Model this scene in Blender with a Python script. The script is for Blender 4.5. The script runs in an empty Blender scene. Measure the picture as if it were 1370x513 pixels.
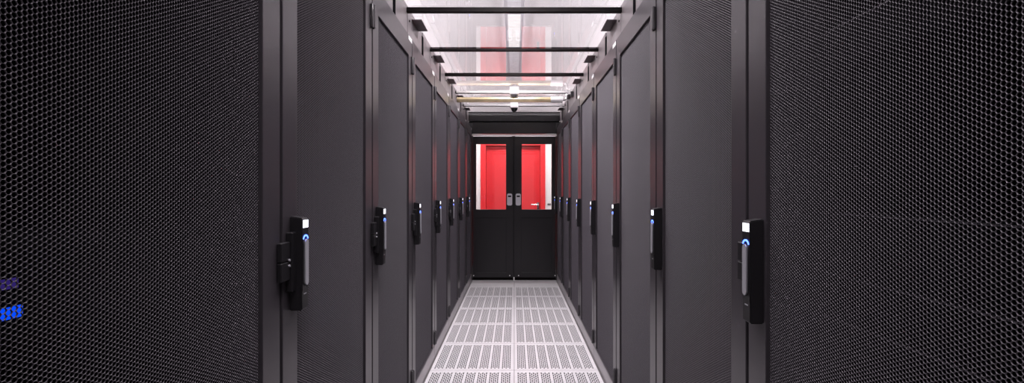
import bpy, bmesh, math
import numpy as np
from mathutils import Vector, Matrix

C = bpy.context.scene.collection
S = bpy.context.scene
PI = math.pi

# ------------------------------------------------------------------ camera
F_PX = 640.0                      # focal length in pixels of the 1370 wide frame
EYE = 1.28
cam_d = bpy.data.cameras.new('camera')
cam = bpy.data.objects.new('camera', cam_d)
C.objects.link(cam)
cam.location = (0, 0, EYE)
cam.rotation_euler = (PI / 2, 0, 0)
cam_d.sensor_width = 36.0
cam_d.lens = 36.0 * F_PX / 1370.0
cam_d.shift_x = -3.0 / 1370.0
cam_d.shift_y = -0.5 / 1370.0
cam_d.clip_start = 0.02
S.camera = cam

# ------------------------------------------------------------------ world, lights, exposure
w = bpy.data.worlds.new('room')
S.world = w
w.use_nodes = True
w.node_tree.nodes['Background'].inputs[0].default_value = (0.5, 0.48, 0.5, 1)
w.node_tree.nodes['Background'].inputs[1].default_value = 0.05

LIGHT_TINT = (1.0, 0.95, 0.985)


def area(name, loc, size, power, rot, col=LIGHT_TINT, spread=PI):
    l = bpy.data.lights.new(name, 'AREA')
    l.shape = 'RECTANGLE'
    l.size, l.size_y = size
    l.energy = power
    l.color = col
    l.spread = spread
    o = bpy.data.objects.new(name, l)
    C.objects.link(o)
    o.location = loc
    o.rotation_euler = rot
    return o


# unseen fill lamps added over the cabinets to brighten the room ceiling
area('ceiling_fill_left', (-2.15, 4.0, 2.25), (0.5, 7.4), 232, (PI, 0, 0))
area('ceiling_fill_right', (2.15, 4.0, 2.25), (0.5, 7.4), 232, (PI, 0, 0))
# narrow optics of the ceiling light channel over the middle of the aisle, thrown downwards; then an added near fill
area('aisle_lamp', (0, 3.75, 2.955), (0.12, 3.7), 90, (0, 0, 0), spread=math.radians(115))
area('near_mesh_fill', (0, 0.55, 2.955), (0.12, 2.3), 33, (0, 0, 0), spread=math.radians(115))  # fill lamp added to brighten the near mesh doors
# lamp of the corridor behind the sliding doors
area('corridor_lamp', (0, 7.2, 2.98), (1.6, 0.3), 38, (0, 0, 0), (1.0, 0.96, 0.96), spread=math.radians(105))

S.view_settings.view_transform = 'Standard'
S.view_settings.look = 'None'
S.view_settings.gamma = 1.0
S.view_settings.use_curve_mapping = False
S.view_settings.exposure = 0.0
S.cycles.transparent_max_bounces = 16


# ------------------------------------------------------------------ materials
def mat(name, col, rough=0.5, metal=0.0, spec=0.5, emit=None, strength=0.0, var=0.0, scale=30.0, bump=0.0, bscale=400.0):
    m = bpy.data.materials.new(name)
    m.use_nodes = True
    nt = m.node_tree
    b = nt.nodes['Principled BSDF']
    b.inputs['Base Color'].default_value = (*col, 1)
    b.inputs['Roughness'].default_value = rough
    b.inputs['Metallic'].default_value = metal
    b.inputs['Specular IOR Level'].default_value = spec
    if emit:
        b.inputs['Emission Color'].default_value = (*emit, 1)
        b.inputs['Emission Strength'].default_value = strength
    tc = None
    if var > 0:
        tc = nt.nodes.new('ShaderNodeTexCoord')
        n = nt.nodes.new('ShaderNodeTexNoise')
        n.inputs['Scale'].default_value = scale
        n.inputs['Detail'].default_value = 4
        r = nt.nodes.new('ShaderNodeValToRGB')
        r.color_ramp.elements[0].color = (*[c * (1 - var) for c in col], 1)
        r.color_ramp.elements[1].color = (*[min(1, c * (1 + var)) for c in col], 1)
        r.color_ramp.elements[0].position = 0.3
        r.color_ramp.elements[1].position = 0.7
        nt.links.new(tc.outputs['Object'], n.inputs['Vector'])
        nt.links.new(n.outputs['Fac'], r.inputs['Fac'])
        nt.links.new(r.outputs['Color'], b.inputs['Base Color'])
    if bump > 0:
        if tc is None:
            tc = nt.nodes.new('ShaderNodeTexCoord')
        n2 = nt.nodes.new('ShaderNodeTexNoise')
        n2.inputs['Scale'].default_value = bscale
        bp = nt.nodes.new('ShaderNodeBump')
        bp.inputs['Strength'].default_value = bump
        bp.inputs['Distance'].default_value = 0.001
        nt.links.new(tc.outputs['Object'], n2.inputs['Vector'])
        nt.links.new(n2.outputs['Fac'], bp.inputs['Height'])
        nt.links.new(bp.outputs['Normal'], b.inputs['Normal'])
    return m


def clear_mat(name, tint, rough=0.0):
    """clear sheet: both faces' Fresnel reflection gathered on the face the ray meets first"""
    m = bpy.data.materials.new(name)
    m.use_nodes = True
    nt = m.node_tree
    nt.nodes.clear()
    out = nt.nodes.new('ShaderNodeOutputMaterial')
    mix = nt.nodes.new('ShaderNodeMixShader')
    tr = nt.nodes.new('ShaderNodeBsdfTransparent')
    tr.inputs[0].default_value = (*tint, 1)
    gl = nt.nodes.new('ShaderNodeBsdfGlossy')
    gl.inputs['Color'].default_value = (1, 1, 1, 1)
    gl.inputs['Roughness'].default_value = rough
    fr = nt.nodes.new('ShaderNodeFresnel')
    fr.inputs['IOR'].default_value = 1.5
    geo = nt.nodes.new('ShaderNodeNewGeometry')

    def math_node(op, a, b):
        n = nt.nodes.new('ShaderNodeMath')
        n.operation = op
        for i, v in enumerate((a, b)):
            if isinstance(v, (int, float)):
                n.inputs[i].default_value = v
            else:
                nt.links.new(v, n.inputs[i])
        return n.outputs[0]
    r = fr.outputs[0]
    total = math_node('DIVIDE', math_node('MULTIPLY', r, 2.0), math_node('ADD', r, 1.0))
    front = math_node('SUBTRACT', 1.0, geo.outputs['Backfacing'])
    nt.links.new(math_node('MULTIPLY', total, front), mix.inputs[0])
    nt.links.new(tr.outputs[0], mix.inputs[1])
    nt.links.new(gl.outputs[0], mix.inputs[2])
    nt.links.new(mix.outputs[0], out.inputs[0])
    return m


M = dict(
    paint=mat('black_powder_coat', (0.040, 0.0355, 0.041), 0.30, var=0.04, scale=6),
    mesh=mat('black_mesh_paint', (0.078, 0.070, 0.082), 0.4),
    inside=mat('cabinet_inside', (0.006, 0.0055, 0.0065), 0.8, spec=0.2),
    plastic=mat('black_plastic', (0.010, 0.009, 0.011), 0.45, spec=0.35),
    hinge=mat('hinge_black', (0.045, 0.042, 0.046), 0.35),
    silver=mat('lever_silver', (0.46, 0.46, 0.50), 0.42, 0.4),
    chrome=mat('chrome', (0.75, 0.73, 0.74), 0.15, 1.0),
    alu=mat('aluminium_rail', (0.85, 0.82, 0.83), 0.3, 1.0),
    display=mat('display_white', (0.8, 0.8, 0.85), 0.3, emit=(0.86, 0.88, 1.0), strength=1.8),
    blue=mat('status_blue', (0.1, 0.2, 0.9), 0.3, emit=(0.07, 0.15, 1.0), strength=5.0),
    sticker=mat('sticker_white', (0.85, 0.85, 0.85), 0.4),
    fascia=mat('fascia_grey_black', (0.2, 0.18, 0.186), 0.33, var=0.03, scale=6),
    beam=mat('beam_black', (0.008, 0.006, 0.006), 0.6, spec=0.15),
    rubber=mat('brush_black', (0.004, 0.004, 0.005), 1.0, spec=0.03),
    bracket=mat('bracket_dark', (0.11, 0.095, 0.10), 0.5),
    plinth=mat('plinth_grey', (0.3, 0.28, 0.295), 0.3),
    pull=mat('pull_light_grey', (0.62, 0.61, 0.66), 0.4),
    white=mat('white_paint', (0.85, 0.84, 0.84), 0.45),
    wall=mat('wall_white', (0.82, 0.80, 0.80), 0.7, var=0.02, scale=3),
    ceil=mat('ceiling_white', (0.85, 0.83, 0.84), 0.8, var=0.015, scale=2),
    tile=mat('tile_off_white', (0.53, 0.515, 0.53), 0.38, var=0.03, scale=9, bump=0.05, bscale=300),
    tileplain=mat('tile_plain', (0.45, 0.437, 0.45), 0.36, var=0.03, scale=9),
    under=mat('underfloor', (0.03, 0.028, 0.03), 0.9),
    concrete=mat('corridor_floor', (0.5, 0.47, 0.47), 0.5, var=0.06, scale=5),
    portal=mat('portal_black', (0.012, 0.011, 0.013), 0.35),
    red=mat('red_door_paint', (0.78, 0.035, 0.042), 0.35),
    redleaf=mat('red_leaf_laminate', (0.70, 0.028, 0.036), 0.35),
    brass=mat('brass_pipe', (0.78, 0.65, 0.40), 0.3, 1.0, var=0.15, scale=8),
    lens=mat('dome_dark', (0.01, 0.01, 0.012), 0.08),
    lensgrey=mat('dome_grey', (0.18, 0.17, 0.18), 0.15),
    trunk=mat('trunking_grey', (0.62, 0.60, 0.64), 0.5),
    lamplens=mat('lamp_diffuser_white', (0.85, 0.84, 0.88), 0.4),
    lamplit=mat('lamp_diffuser_lit', (0.9, 0.9, 0.9), 0.4, emit=(1.0, 0.97, 0.93), strength=0.45),
    clear=clear_mat('clear_roof_sheet', (0.95, 0.94, 0.945), 0.012),
    glass=clear_mat('window_glass', (0.97, 0.97, 0.97), 0.0),
    srv=mat('server_black', (0.004, 0.004, 0.005), 0.9, spec=0.1),
    sblue=mat('server_blue_led', (0.0, 0.05, 0.5), 0.4, emit=(0.0, 0.06, 0.9), strength=1.1),
    sdim=mat('server_dim_led', (0.03, 0.02, 0.2), 0.4, emit=(0.06, 0.03, 0.3), strength=0.35),
    steel=mat('server_steel', (0.42, 0.40, 0.43), 0.4, 1.0),
)


# ------------------------------------------------------------------ helpers
def link(name, me, m, parent=None):
    o = bpy.data.objects.new(name, me)
    C.objects.link(o)
    if m is not None:
        me.materials.append(m)
    if parent is not None:
        o.parent = parent
    return o


def done(name, bm, m, parent=None, smooth=False):
    me = bpy.data.meshes.new(name)
    bmesh.ops.recalc_face_normals(bm, faces=bm.faces)
    bm.to_mesh(me)
    bm.free()
    if smooth:
        for p in me.polygons:
            p.use_smooth = True
        me.set_sharp_from_angle(angle=math.radians(38))
    return link(name, me, m, parent)


def empty(name, loc=(0, 0, 0), rz=0.0):
    o = bpy.data.objects.new(name, None)
    C.objects.link(o)
    o.location = loc
    o.rotation_euler = (0, 0, rz)
    o.empty_display_size = 0.1
    return o


def tag(o, label=None, cat=None, group=None, kind=None):
    if label:
        o['label'] = label
    if cat:
        o['category'] = cat
    if group:
        o['group'] = group
    if kind:
        o['kind'] = kind
    return o


def bx(bm, x0, x1, y0, y1, z0, z1, bev=0.0, seg=1):
    r = bmesh.ops.create_cube(bm, size=1.0)
    vs = r['verts']
    for v in vs:
        v.co = ((x0 + x1) / 2 + v.co.x * (x1 - x0), (y0 + y1) / 2 + v.co.y * (y1 - y0), (z0 + z1) / 2 + v.co.z * (z1 - z0))
    if bev > 0:
        es = list({e for v in vs for e in v.link_edges})
        bmesh.ops.bevel(bm, geom=es, offset=bev, segments=seg, affect='EDGES', profile=0.5)
    return bm


def box(name, ext, m, parent=None, bev=0.0, seg=1, smooth=False):
    return done(name, bx(bmesh.new(), *ext, bev, seg), m, parent, smooth)


def cyl(bm, p0, p1, r0, r1=None, n=16, cap=True):
    r1 = r0 if r1 is None else r1
    p0, p1 = Vector(p0), Vector(p1)
    d = (p1 - p0).normalized()
    a = d.orthogonal().normalized()
    b = d.cross(a)
    A, B = [], []
    for i in range(n):
        t = 2 * PI * i / n
        u = a * math.cos(t) + b * math.sin(t)
        A.append(bm.verts.new(p0 + u * r0))
        B.append(bm.verts.new(p1 + u * r1))
    for i in range(n):
        bm.faces.new((A[i], A[(i + 1) % n], B[(i + 1) % n], B[i]))
    if cap:
        bm.faces.new(A[::-1])
        bm.faces.new(B)
    return bm


def tube(bm, pts, r, n=14):
    pts = [Vector(p) for p in pts]
    rings = []
    ref = None
    for i, p in enumerate(pts):
        d = (pts[min(i + 1, len(pts) - 1)] - pts[max(i - 1, 0)]).normalized()
        if ref is None:
            ref = d.orthogonal().normalized()
        a = (ref - d * ref.dot(d)).normalized()
        ref = a
        b = d.cross(a)
        rings.append([bm.verts.new(p + (a * math.cos(2 * PI * k / n) + b * math.sin(2 * PI * k / n)) * r) for k in range(n)])
    for A, B in zip(rings, rings[1:]):
        for k in range(n):
            bm.faces.new((A[k], A[(k + 1) % n], B[(k + 1) % n], B[k]))
    bm.faces.new(rings[0][::-1])
    bm.faces.new(rings[-1])
    return bm


def prism(bm, poly, axis, a0, a1):
    """poly: 2-D outline; axis 'x': (y,z), 'y': (x,z), 'z': (x,y)"""
    def P(u, v, a):
        return {'x': (a, u, v), 'y': (u, a, v), 'z': (u, v, a)}[axis]
    A = [bm.verts.new(P(u, v, a0)) for u, v in poly]
    B = [bm.verts.new(P(u, v, a1)) for u, v in poly]
    n = len(poly)
    bm.faces.new(A)
    bm.faces.new(B[::-1])
    for i in range(n):
        bm.faces.new((A[i], B[i], B[(i + 1) % n], A[(i + 1) % n]))
    return bm


def ring(bm, axis, outer, inners, a0, a1, bev=0.0):
    """a slab a0..a1 along axis with rectangular openings; rects = (u0,u1,v0,v1)"""
    us = sorted({outer[0], outer[1], *[r[0] for r in inners], *[r[1] for r in inners]})
    vs = sorted({outer[2], outer[3], *[r[2] for r in inners], *[r[3] for r in inners]})

    def P(u, v, a):
        return {'x': (a, u, v), 'y': (u, a, v), 'z': (u, v, a)}[axis]
    grid = {}
    for a in (a0, a1):
        for u in us:
            for v in vs:
                grid[a, u, v] = bm.verts.new(P(u, v, a))
    solid = {}
    for i in range(len(us) - 1):
        for j in range(len(vs) - 1):
            cu, cv = (us[i] + us[i + 1]) / 2, (vs[j] + vs[j + 1]) / 2
            solid[i, j] = not any(r[0] < cu < r[1] and r[2] < cv < r[3] for r in inners)
    for (i, j), s in solid.items():
        if not s:
            continue
        q = [(us[i], vs[j]), (us[i + 1], vs[j]), (us[i + 1], vs[j + 1]), (us[i], vs[j + 1])]
        for a in (a0, a1):
            bm.faces.new([grid[a, u, v] for u, v in q])
        for k, (di, dj) in enumerate(((0, -1), (1, 0), (0, 1), (-1, 0))):
            if not solid.get((i + di, j + dj), False):
                (u0, v0), (u1, v1) = q[k], q[(k + 1) % 4]
                bm.faces.new((grid[a0, u0, v0], grid[a0, u1, v1], grid[a1, u1, v1], grid[a1, u0, v0]))
    for v in [v for v in bm.verts if not v.link_faces]:
        bm.verts.remove(v)
    if bev > 0:
        bmesh.ops.recalc_face_normals(bm, faces=bm.faces)
        es = [e for e in bm.edges if len(e.link_faces) == 2 and e.calc_face_angle(0) > 1.0]
        bmesh.ops.bevel(bm, geom=es, offset=bev, segments=1, affect='EDGES')
    return bm


def capsule(cy, z0, z1, r, n=10):
    """upright rounded outline in (y,z)"""
    pts = []
    for i in range(n + 1):
        t = PI * i / n
        pts.append((cy + r * math.cos(t), z1 - r + r * math.sin(t)))
    for i in range(n + 1):
        t = PI + PI * i / n
        pts.append((cy + r * math.cos(t), z0 + r + r * math.sin(t)))
    return pts


def copy_tree(o, parent=None):
    c = o.copy()
    C.objects.link(c)
    c.parent = parent
    for ch in list(o.children):
        copy_tree(ch, c)
    return c


# ------------------------------------------------------------------ dimensions (metres)
FACE = 0.607          # distance of the cabinet fronts from the aisle's middle
PITCH = 0.8
Y0 = 0.447            # near side of the nearest cabinet
END = 6.85            # plane of the sliding doors
TOP = 2.185           # cabinet height
ROOF = 2.375          # clear roof sheets
SIDE = 0.65           # roof side panels
ROOM = 3.02
FAR = 7.9

# ------------------------------------------------------------------ setting
floor = tag(empty('floor'), kind='structure')


def tile_mesh():
    """0.6 m perforated floor tile: seven groups of five rows of slots, every slot a hole"""
    T, D = 0.598, 0.022
    V, Fc = [], []

    def quad(a, b, c, d):
        i = len(V)
        V.extend((a, b, c, d))
        Fc.append((i, i + 1, i + 2, i + 3))

    def flat(x0, x1, y0, y1, z=0.0):
        if x1 - x0 > 1e-6 and y1 - y0 > 1e-6:
            quad((x0, y0, z), (x1, y0, z), (x1, y1, z), (x0, y1, z))
    gp, gw, lp, sw = 0.0812, 0.0604, 0.0134, 0.0080
    x = 0.001
    slots = []
    for g in range(7):
        gx = 0.0235 + g * gp
        for l in range(5):
            slots.append((gx + l * lp, l % 2))
    yb, ye, per, ln = 0.032, 0.566, 0.0381, 0.029
    cur = 0.001
    for sx, odd in slots:
        flat(cur, sx, 0.001, T)
        yy = 0.001
        n = 14 - odd
        for k in range(n):
            a = yb + k * per + (per / 2 if odd else 0)
            b = a + ln
            flat(sx, sx + sw, yy, a)
            for (p, q) in (((sx, a), (sx + sw, a)), ((sx + sw, a), (sx + sw, b)), ((sx + sw, b), (sx, b)), ((sx, b), (sx, a))):
                quad((p[0], p[1], 0), (q[0], q[1], 0), (q[0], q[1], -0.004), (p[0], p[1], -0.004))
            yy = b
        flat(sx, sx + sw, yy, T)
        cur = sx + sw
    flat(cur, T, 0.001, T)
    for (p, q) in (((0.001, 0.001), (T, 0.001)), ((T, 0.001), (T, T)), ((T, T), (0.001, T)), ((0.001, T), (0.001, 0.001))):
        quad((p[0], p[1], 0), (q[0], q[1], 0), (q[0], q[1], -D), (p[0], p[1], -D))
    me = bpy.data.meshes.new('floor_tile')
    me.from_pydata(V, [], Fc)
    bm = bmesh.new()
    bm.from_mesh(me)
    bmesh.ops.remove_doubles(bm, verts=bm.verts, dist=1e-5)
    bmesh.ops.recalc_face_normals(bm, faces=bm.faces)
    up = sum(f.calc_area() * f.normal.z for f in bm.faces)
    if up < 0:
        bmesh.ops.reverse_faces(bm, faces=bm.faces)
    bm.to_mesh(me)
    bm.free()
    me.materials.append(M['tile'])
    return me


TM = tile_mesh()
for r in range(-2, 9):
    for cx in (-0.6, 0.0):
        o = bpy.data.objects.new('floor_tile', TM)
        C.objects.link(o)
        o.parent = floor
        o.location = (cx, 1.015 + 0.6 * r, 0)
for x0, x1 in ((-0.599, -0.001), (0.001, 0.599)):
    box('blank_tile', (x0, x1, 7.016 - 0.6, END + 0.05, -0.022, 0), M['tileplain'], floor, 0.0015)
for x0, x1 in ((-2.6, -0.609), (0.609, 2.6)):
    box('side_floor', (x0, x1, -1.0, END + 0.05, -0.03, 0), M['concrete'], floor)
box('corridor_floor', (-2.6, 2.6, END + 0.052, FAR + 0.2, -0.03, 0), M['concrete'], floor)
box('underfloor', (-2.6, 2.6, -1.0, FAR + 0.2, -0.42, -0.4), M['under'], floor)

tag(box('ceiling', (-2.7, 2.7, -1.1, FAR + 0.3, ROOM, ROOM + 0.1), M['ceil']), kind='structure')
tag(box('wall_left', (-2.7, -2.6, -1.1, FAR + 0.3, -0.42, ROOM), M['wall']), kind='structure')
tag(box('wall_right', (2.6, 2.7, -1.1, FAR + 0.3, -0.42, ROOM), M['wall']), kind='structure')
tag(box('wall_near', (-2.6, 2.6, -1.1, -1.0, -0.42, ROOM), M['wall']), kind='structure')
# white corridor wall with an opening for the red door
RX0, RX1, RZ = -0.556, 0.512, 2.115
tag(done('wall_far', ring(bmesh.new(), 'y', (-2.6, 2.6, 0.0, ROOM), [(RX0, RX1, -0.01, RZ)], FAR, FAR + 0.2), M['wall']), kind='structure')
# dark partitions closing the aisle beside the camera
tag(box('wall_near_left', (-FACE - 0.05, -FACE, -0.98, Y0 - 0.004, 0, TOP), M['paint']), kind='structure')
tag(box('wall_near_right', (FACE, FACE + 0.05, -0.98, Y0 - 0.004, 0, TOP), M['paint']), kind='structure')


# ------------------------------------------------------------------ server cabinets
def hex_panel():
    """perforated steel sheet: hexagonal holes, one connected mesh with the thickness of every hole"""
    W, Z0, Z1 = 0.3085, 0.1045, 2.0655          # half width, bottom, top
    pv = 0.0074                                  # pitch up
    ph = pv * math.sqrt(3) / 2                   # pitch across
    R = pv / math.sqrt(3)                        # cell corner radius
    rin = R * 0.89                              # hole corner radius
    th = 0.0022
    nc = int(2 * W / ph) + 1
    nr = int((Z1 - Z0) / pv) + 1
    ci, ri = np.meshgrid(np.arange(nc), np.arange(nr), indexing='ij')
    cy = (ci - (nc - 1) / 2) * ph
    cz = Z0 + (ri + 0.25 + 0.5 * (ci % 2)) * pv
    cy, cz = cy.ravel(), cz.ravel()
    ok = (np.abs(cy) < W + 0.002) & (cz < Z1 + 0.003)
    cy, cz = cy[ok], cz[ok]
    n = len(cy)
    ang = np.arange(6) * PI / 3                  # corners left and right, flats top and bottom
    oy = cy[:, None] + R * np.cos(ang)
    oz = cz[:, None] + R * np.sin(ang)
    iy = cy[:, None] + rin * np.cos(ang)
    iz = cz[:, None] + rin * np.sin(ang)
    key = np.round(np.stack([oy.ravel(), oz.ravel()], 1) * 4e4).astype(np.int64)
    # corner keys rounded on a 0.025 mm raster, neighbours merged
    uq, inv = np.unique(key[:, 0] // 8 * 1000003 + key[:, 1] // 8, return_inverse=True)
    nu = len(uq)
    oyu = np.zeros(nu)
    ozu = np.zeros(nu)
    oyu[inv] = oy.ravel()
    ozu[inv] = oz.ravel()
    XF = -0.0095
    V = np.zeros((nu + 12 * n, 3), np.float32)
    V[:nu, 0] = XF
    V[:nu, 1] = oyu
    V[:nu, 2] = ozu
    V[nu:nu + 6 * n, 0] = XF - 0.0012            # rounded lip: every strut is a ridge
    V[nu:nu + 6 * n, 1] = iy.ravel()
    V[nu:nu + 6 * n, 2] = iz.ravel()
    V[nu + 6 * n:, 0] = XF - th
    V[nu + 6 * n:, 1] = iy.ravel()
    V[nu + 6 * n:, 2] = iz.ravel()
    V[:, 1] = np.clip(V[:, 1], -W, W)
    V[:, 2] = np.clip(V[:, 2], Z0, Z1)
    inv = inv.reshape(n, 6)
    k = np.arange(6)
    k1 = (k + 1) % 6
    base = nu + 6 * np.arange(n)[:, None]
    back = base + 6 * n
    front = np.stack([inv[:, k], inv[:, k1], base + k1, base + k], -1).reshape(-1, 4)
    wall = np.stack([base + k, base + k1, back + k1, back + k], -1).reshape(-1, 4)
    Q = np.concatenate([front, wall]).astype(np.int32)
    me = bpy.data.meshes.new('mesh_panel')
    me.vertices.add(len(V))
    me.vertices.foreach_set('co', V.ravel())
    me.loops.add(Q.size)
    me.loops.foreach_set('vertex_index', Q.ravel())
    me.polygons.add(len(Q))
    me.polygons.foreach_set('loop_start', np.arange(0, Q.size, 4, dtype=np.int32))
    me.update(calc_edges=True)
    print('mesh panel', n, 'holes', len(Q) * 2, 'triangles')
    return me


def make_cabinet():
    """front at local x=0 facing +x, middle of the front at the origin; the handle on the -y edge"""
    root = empty('server_cabinet')
    bm = bmesh.new()
    d0, d1, h = -1.1, -0.032, 0.399
    bx(bm, d0, d1, -h, -h + 0.02, 0.0, TOP)
    bx(bm, d0, d1, h - 0.02, h, 0.0, TOP)
    bx(bm, d0, d1, -h + 0.02, h - 0.02, TOP - 0.03, TOP)
    bx(bm, d0, d1, -h + 0.02, h - 0.02, 0.0, 0.06)
    bx(bm, d0, d0 + 0.02, -h + 0.02, h - 0.02, 0.06, TOP - 0.03)
    done('cabinet_body', bm, M['inside'], root)
    door = done('door', ring(bmesh.new(), 'x', (-0.393, 0.393, 0.097, TOP - 0.003), [(-0.308, 0.308, 0.108, 2.065)], -0.03, 0.0, 0.0015), M['paint'], root)
    box('plinth', (-0.03, -0.001, -0.3985, 0.3985, 0.0, 0.093), M['plinth'], root, 0.0015)
    p = link('mesh_panel', hex_panel(), M['mesh'], door)
    # lock handle
    hy0, hy1 = -0.355, -0.315
    hb = bmesh.new()
    # side outline in (x,z): leans back a little, chamfered foot
    prof = [(0.0, 0.956), (0.030, 0.956), (0.0335, 0.960), (0.0335, 1.006), (0.0345, 1.010), (0.0345, 1.203), (0.031, 1.207), (0.0, 1.212)]
    prism(hb, prof, 'y', hy0, hy1)
    bmesh.ops.recalc_face_normals(hb, faces=hb.faces)
    bmesh.ops.bevel(hb, geom=[e for e in hb.edges if e.calc_face_angle(0) > 1.0], offset=0.0025, segments=2, affect='EDGES')
    handle = done('handle', hb, M['plastic'], root, True)
    cyh = (hy0 + hy1) / 2
    box('display', (0.0340, 0.0352, hy0 + 0.004, hy1 - 0.004, 1.180, 1.201), M['display'], handle)
    lb = prism(bmesh.new(), capsule(cyh, 1.020, 1.152, 0.0125), 'x', 0.0335, 0.0395)
    bmesh.ops.recalc_face_normals(lb, faces=lb.faces)
    bmesh.ops.bevel(lb, geom=[e for e in lb.edges if e.calc_face_angle(0) > 1.2], offset=0.003, segments=2, affect='EDGES')
    done('lever', lb, M['silver'], handle, True)
    ab = bmesh.new()
    r0, r1, zc = 0.0135, 0.0175, 1.1435
    n = 12
    pts = [(cyh + r1 * math.cos(PI * (0.12 + 0.76 * i / n)), zc + r1 * math.sin(PI * (0.12 + 0.76 * i / n))) for i in range(n + 1)]
    pts += [(cyh + r0 * math.cos(PI * (0.12 + 0.76 * i / n)), zc + r0 * math.sin(PI * (0.12 + 0.76 * i / n))) for i in range(n, -1, -1)]
    prism(ab, pts, 'x', 0.034, 0.036)
    done('status_light', ab, M['blue'], handle)
    box('key_slot', (0.0325, 0.0338, cyh - 0.008, cyh + 0.008, 0.998, 1.001), M['silver'], handle)
    # base and latch beside the handle
    box('handle_base', (0.0, 0.018, -0.377, hy0 + 0.004, 1.012, 1.170), M['plastic'], root, 0.002)
    lt = bmesh.new()
    bx(lt, 0.0005, 0.013, -0.427, -0.379, 1.096, 1.146, 0.002)
    bx(lt, 0.0005, 0.013, -0.427, -0.379, 1.045, 1.094, 0.002)
    bx(lt, 0.002, 0.010, -0.380, -0.374, 1.05, 1.14)
    done('latch', lt, M['plastic'], root)
    cb = cyl(bmesh.new(), (0.012, -0.386, 1.098), (0.0165, -0.386, 1.098), 0.003, n=10)
    cyl(cb, (0.012, -0.386, 1.083), (0.0165, -0.386, 1.083), 0.003, n=10)
    done('latch_screws', cb, M['silver'], root)
    for z in (0.117, 1.974):
        hb = bx(bmesh.new(), 0.0, 0.011, 0.368, 0.398, z, z + 0.099, 0.002)
        cyl(hb, (0.008, 0.390, z + 0.002), (0.008, 0.390, z + 0.097), 0.0085, n=14)
        hg = done('hinge', hb, M['hinge'], root, True)
        done('hinge_pin', cyl(bmesh.new(), (0.008, 0.390, z - 0.003), (0.008, 0.390, z + 0.101), 0.004, n=10), M['plastic'], hg)
    box('label_sticker', (0.0, 0.0008, 0.30, 0.392, 2.155, 2.178), M['sticker'], root)
    return root


proto = make_cabinet()
ORD = ['nearest', 'second', 'third', 'fourth', 'fifth', 'sixth', 'seventh', 'eighth']
first = True
for side, nm in ((-1, 'left'), (1, 'right')):
    for k in range(8):
        o = proto if first else copy_tree(proto)
        first = False
        o.location = (side * FACE, Y0 + PITCH * (k + 0.5), 0)
        o.rotation_euler = (0, 0, 0 if side < 0 else PI)
        if k == 0:
            txt = 'black server cabinet nearest the camera in the %s row, large honeycomb mesh door' % nm
        elif k == 7:
            txt = 'black mesh-door server cabinet last in the %s row, against the sliding doors' % nm
        else:
            txt = 'black mesh-door server cabinet, %s from the camera in the %s row' % (ORD[k], nm)
        tag(o, txt, 'cabinet', 'server cabinets in the %s row' % nm)


# ------------------------------------------------------------------ equipment glimpsed through the near meshes
def server(z0, z1, side, led, label):
    yc = Y0 + 0.4
    x = side * (FACE + 0.08)
    root = empty('rack_server', (x, yc, z0), 0 if side < 0 else PI)
    h = z1 - z0
    box('chassis', (-0.7, 0.0, -0.225, 0.225, 0.0, h), M['srv'], root, 0.002)
    if not led:
        box('front_edge', (-0.012, 0.001, -0.24, 0.24, h - 0.001, h + 0.0015), M['steel'], root)
    for s in (-1, 1):
        box('mounting_ear', (-0.004, 0.0, s * 0.232 - 0.0075, s * 0.232 + 0.0075, 0.004, h - 0.004), M['srv'], root)
    if led:
        box('status_light', (0.0, 0.003, -0.222, -0.181, 0.041, 0.057), M['sblue'], root)
        box('activity_light', (0.0, 0.003, -0.222, -0.187, 0.082, 0.096), M['sdim'], root)
    tag(root, label, 'server', 'servers inside the nearest cabinets')


server(1.065, 1.198, -1, True, 'dark rack server with a blue light glowing through the nearest left mesh door')
server(1.104, 1.231, 1, False, 'dark rack server behind the nearest right mesh, at handle height')
server(1.010, 1.100, 1, False, 'dark rack server behind the nearest right mesh, just below handle height')
server(0.915, 1.006, 1, False, 'dark rack server behind the nearest right mesh, lowest of the three stacked ones')
server(1.541, 1.629, 1, False, 'dark rack server behind the nearest right mesh, alone and high up')

# ------------------------------------------------------------------ roof over the aisle
roof = tag(empty('aisle_roof', (0, 3.0, TOP)), 'clear sheet roof with black crossbeams over the server aisle', 'roof')
roof_off = Vector((0, 3.0, TOP))


def rbox(name, ext, m, bev=0.0, parent=None):
    o = box(name, ext, m, None, bev)
    o.data.transform(Matrix.Translation(-roof_off))
    o.parent = parent or roof
    return o


BEAMS = [2.913 + 0.8 * k for k in range(-4, 5)]
edges = [-0.98] + BEAMS + [END - 0.05]
# the sheets sag and sit a little askew in their frames
for a, b in zip(edges, edges[1:]):
    sheet = rbox('roof_sheet', (-SIDE + 0.002, SIDE - 0.002, a + (0.001 if a > 0 else 0), b - 0.032, ROOF, ROOF + 0.004), M['clear'])
    t = {3: 0.006, 4: 0.018, 5: -0.010, 7: -0.001}.get(edges.index(a), 0.0)
    ym = (a + b) / 2 - roof_off.y
    for v in sheet.data.vertices:
        v.co.z += t * (v.co.y - ym)
for i, yb in enumerate(BEAMS):
    b = rbox('crossbeam', (-SIDE, SIDE, yb - 0.03, yb, 2.362, 2.391), M['beam'], 0.0015)
    if i >= len(BEAMS) - 2:
        rbox('white_strip', (-SIDE + 0.01, SIDE - 0.01, yb - 0.0325, yb - 0.0302, 2.3665, 2.392), M['white'], 0, b)
    for s in (-1, 1):
        x0, x1 = sorted((s * SIDE, s * (SIDE - 0.063)))
        rbox('support_plate', (x0, x1, yb + 0.12, yb + 0.335, 2.366, 2.370), M['bracket'])
        q = cyl(bmesh.new(), (s * (SIDE - 0.004), yb + 0.05, 2.335), (s * SIDE, yb + 0.05, 2.335), 0.007, n=10)
        o = done('bolt', q, M['beam'])
        o.data.transform(Matrix.Translation(-roof_off))
        o.parent = roof
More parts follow.
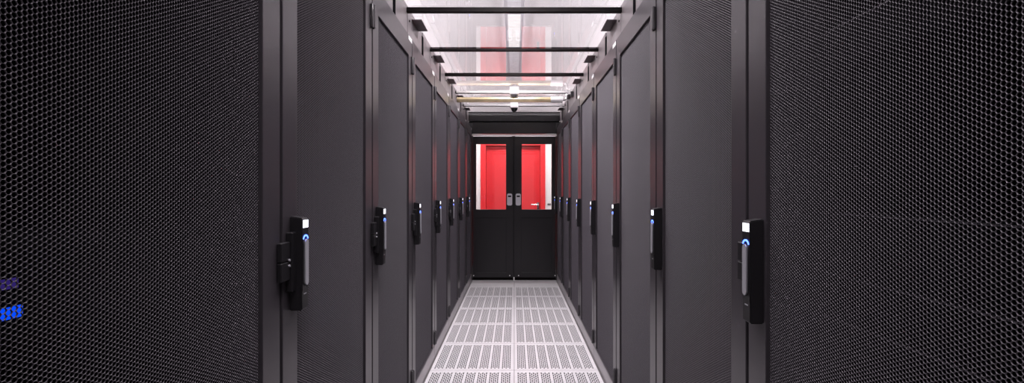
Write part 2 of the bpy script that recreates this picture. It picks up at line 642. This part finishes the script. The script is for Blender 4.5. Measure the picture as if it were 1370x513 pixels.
for s in (-1, 1):
    for a, b in zip(edges, edges[1:]):
        x0, x1 = sorted((s * SIDE, s * (SIDE + 0.012)))
        mid = b - 0.33
        if mid > a + 0.1:
            rbox('side_panel', (x0, x1, a + 0.003, mid - 0.022, TOP, 2.41), M['fascia'], 0.001)
            xa, xb = sorted((s * (SIDE - 0.004), s * (SIDE + 0.012)))
            rbox('brush_seal', (xa, xb, mid - 0.022, mid + 0.022, TOP, 2.372), M['rubber'])
            rbox('cover_plate', (x0, x1, mid + 0.022, b - 0.003, TOP, 2.41), M['fascia'], 0.001)
        else:
            rbox('side_panel', (x0, x1, a + 0.003, b - 0.003, TOP, 2.41), M['fascia'], 0.001)

# dome cameras under the last two crossbeams
for yb, zb, zd, lm, lab in ((5.313, 2.332, 0.026, 'lensgrey', 'white dome camera with grey lens under the second last crossbeam'),
                            (6.113, 2.326, 0.05, 'lens', 'white dome camera with black dome under the last crossbeam before the doors')):
    root = empty('dome_camera', (0, yb - 0.085, zb))
    hb = bx(bmesh.new(), -0.05, 0.05, -0.045, 0.045, 0.0, 2.374 - zb, 0.008, 3)
    done('housing', hb, M['white'], root, True)
    bm = bmesh.new()
    bmesh.ops.create_uvsphere(bm, u_segments=24, v_segments=12, radius=0.042)
    bmesh.ops.delete(bm, geom=[v for v in bm.verts if v.co.z > 0.001], context='VERTS')
    for v in bm.verts:
        v.co.z *= zd / 0.042
        v.co.z -= 0.0003
    done('lens_dome', bm, M[lm], root, True)
    tag(root, lab, 'camera', 'dome cameras in the aisle')

# brass pipe with sleeve and elbow
PY, PZ = 5.245, 2.283
pipe = tag(empty('ceiling_pipe', (0, PY, PZ)), 'brass pipe with white sleeve and chrome elbow crossing under the roof sheets', 'pipe')
done('pipe', cyl(bmesh.new(), (-SIDE + 0.02, 0, 0), (0.40, 0, 0), 0.027, n=20), M['brass'], pipe, True)
done('sleeve', cyl(bmesh.new(), (0.40, 0, 0), (0.53, 0, 0), 0.033, n=20), M['white'], pipe, True)
pts = [(0.53, 0, 0), (0.545, 0, 0)] + [(0.545 + 0.03 * math.sin(t), 0, 0.03 - 0.03 * math.cos(t)) for t in np.linspace(0.2, PI / 2, 6)] + \
      [(0.575, 0, 0.04)] + [(0.595 - 0.02 * math.cos(t), 0, 0.04 + 0.02 * math.sin(t)) for t in np.linspace(0.3, PI / 2, 5)] + [(0.63, 0, 0.06)]
done('elbow', tube(bmesh.new(), pts, 0.013), M['chrome'], pipe, True)
box('wall_bracket', (0.615, SIDE - 0.0, -0.03, 0.03, 0.03, 0.088), M['hinge'], pipe, 0.003)

# luminaire trunking on the room ceiling above the roof
for y0, y1, lit, lab in ((0.2, 2.95, False, 'unlit ribbed white light channel above the roof, nearest stretch'),
                         (2.97, 4.58, False, 'ribbed white light channel above the roof, ahead of the lit stretch'),
                         (4.6, 5.8, True, 'lit ribbed white ceiling light above the aisle roof'),
                         (5.82, 7.2, False, 'unlit ribbed ceiling light channel beyond the lit one')):
    root = empty('ceiling_light', (0, (y0 + y1) / 2, ROOM))
    L = (y1 - y0) / 2
    bm = bx(bmesh.new(), -0.095, 0.095, -L, L, -0.035, 0, 0.004)
    done('light_body', bm, M['trunk'], root)
    bm = bmesh.new()
    nrib = int(2 * L / 0.09)
    for i in range(nrib):
        a = -L + 0.01 + i * (2 * L - 0.02) / nrib
        b = a + (2 * L - 0.02) / nrib
        c = (a + b) / 2
        prism(bm, [(a, -0.035), (a + 0.008, -0.046), (c, -0.052), (b - 0.008, -0.046), (b, -0.035)], 'x', -0.062, 0.062)
    done('diffuser', bm, M['lamplit'] if lit else M['lamplens'], root)
    tag(root, lab, 'light', 'ceiling light channel')

# ------------------------------------------------------------------ end of the aisle: header, rail, sliding doors
end = tag(empty('wall_end', (0, END, 0)), kind='structure')
head = tag(empty('trim_1', (0, END, 2.2)), kind='structure')
box('upper_header', (-SIDE, SIDE, -0.06, 0.06, 0.075, 0.165), M['portal'], head, 0.003)
box('lower_header', (-0.603, 0.603, -0.03, 0.06, -0.10, 0.062), M['portal'], head, 0.003)
for s in (-1, 1):
    x0, x1 = sorted((s * 0.603, s * (SIDE + 0.05)))
    box('header_end', (x0, x1, -0.0, 0.06, -0.10, 0.075), M['portal'], head)
box('header_back', (-SIDE, SIDE, 0.0, 0.05, 0.062, 0.075), M['rubber'], head)
box('roof_header', (-SIDE - 0.6, SIDE + 0.6, 0.02, 0.06, 0.165, 0.22), M['portal'], head)
for s in (-1, 1):
    x0, x1 = sorted((s * 0.596, s * 0.66))
    box('jamb', (x0, x1, 0.026, 0.08, 0.0, 2.10), M['portal'], end, 0.002)
    x0, x1 = sorted((s * 0.66, s * 1.7))
    box('end_panel', (x0, x1, 0.026, 0.04, 0.0, 2.36), M['portal'], end)
box('threshold', (-0.595, 0.595, 0.026, 0.06, 0.0, 0.038), M['beam'], end, 0.003)
box('door_track', (-0.603, 0.603, -0.045, -0.005, -0.132, -0.108), M['alu'], head, 0.003)

YD = END + 0.0
box('door_stop', (-0.03, 0.012, 0.045, 0.055, 0.04, 2.10), M['portal'], end)
for i, (name, x0, x1, win, pull, lab) in enumerate((
        ('door_1', -0.592, -0.012, (-0.546, -0.118), (-0.066), 'left'),
        ('door_2', -0.006, 0.592, (0.107, 0.535), (0.058), 'right'))):
    root = tag(empty(name, ((x0 + x1) / 2, YD, 0.042)), kind='structure')
    cx, cz = (x0 + x1) / 2, 0.042
    z0, z1 = 0.044, 2.064
    lo = (win[0] + 0.0, win[1] - 0.0, 0.115, 0.90)
    fr = ring(bmesh.new(), 'y', (x0 - cx, x1 - cx, z0 - cz, z1 - cz),
              [(win[0] - cx, win[1] - cx, 1.018 - cz, 1.954 - cz), (lo[0] - cx, lo[1] - cx, lo[2] - cz, lo[3] - cz)], -0.004, 0.040, 0.002)
    done('door_leaf', fr, M['portal'], root)
    box('lower_panel', (lo[0] - cx, lo[1] - cx, 0.006, 0.02, lo[2] - cz, lo[3] - cz), M['portal'], root)
    box('glass_pane', (win[0] - cx - 0.003, win[1] - cx + 0.003, 0.014, 0.020, 1.015 - cz, 1.957 - cz), M['glass'], root)
    # recessed pull
    pz = (1.075 - cz, 1.245 - cz)
    pb = prism(bmesh.new(), [(pull - cx + u, v) for u, v in [(-0.037, pz[0] + 0.015), (-0.022, pz[0]), (0.022, pz[0]), (0.037, pz[0] + 0.015), (0.037, pz[1] - 0.015), (0.022, pz[1]), (-0.022, pz[1]), (-0.037, pz[1] - 0.015)]], 'y', -0.012, -0.0045)
    h = done('pull_plate', pb, M['pull'], root)
    box('finger_slot', (pull - cx - 0.023, pull - cx + 0.023, -0.0135, -0.0125, pz[1] - 0.05, pz[1] - 0.028), M['rubber'], h)
    box('recess', (pull - cx - 0.023, pull - cx + 0.023, -0.0132, -0.0125, pz[0] + 0.03, pz[1] - 0.051), M['pull'], h)
    if i == 0:
        box('gap_light_block', (-0.012 - cx, 0.004 - cx, -0.02, -0.011, -cz, 0.05 - cz), M['white'], root, 0.001)  # pale block painting the corridor light that shows through the gap between the leaves
    for sx in (x0 + 0.012, x1 - 0.052) if i == 0 else (x0 + 0.068, x1 - 0.008):
        q = cyl(bmesh.new(), (sx - cx, -0.010, 0.071 - cz), (sx - cx, -0.0045, 0.071 - cz), 0.008, n=10)
        done('screw', q, M['white'], root)

# red door in the corridor wall
d3 = tag(empty('door_3', (0, FAR, 0)), kind='structure')
RL0, RL1, RLZ = -0.469, 0.432, 2.035
fr = ring(bmesh.new(), 'y', (RX0, RX1, 0.0, RZ), [(RL0, RL1, -0.01, RLZ)], -0.02, 0.19, 0.003)
done('door_frame', fr, M['red'], d3)
box('door_leaf', (RL0 + 0.004, RL1 - 0.004, 0.035, 0.08, 0.008, RLZ - 0.004), M['redleaf'], d3, 0.002)
hx, hz = 0.395, 1.058
hd = cyl(bmesh.new(), (hx, -0.022, hz), (hx, 0.035, hz), 0.011, n=12)
tube(hd, [(hx, -0.022, hz), (hx - 0.015, -0.03, hz), (hx - 0.03, -0.03, hz), (hx - 0.12, -0.028, hz)], 0.010, 12)
handle = done('door_handle', hd, M['chrome'], d3, True)
box('handle_plate', (hx - 0.02, hx + 0.02, 0.027, 0.035, hz - 0.17, hz + 0.035), M['chrome'], handle, 0.002)
tag(box('name_plate', (0.55, 0.605, FAR - 0.008, FAR, 1.055, 1.075), M['bracket']), 'small grey plate on the white wall right of the red door', 'plate')
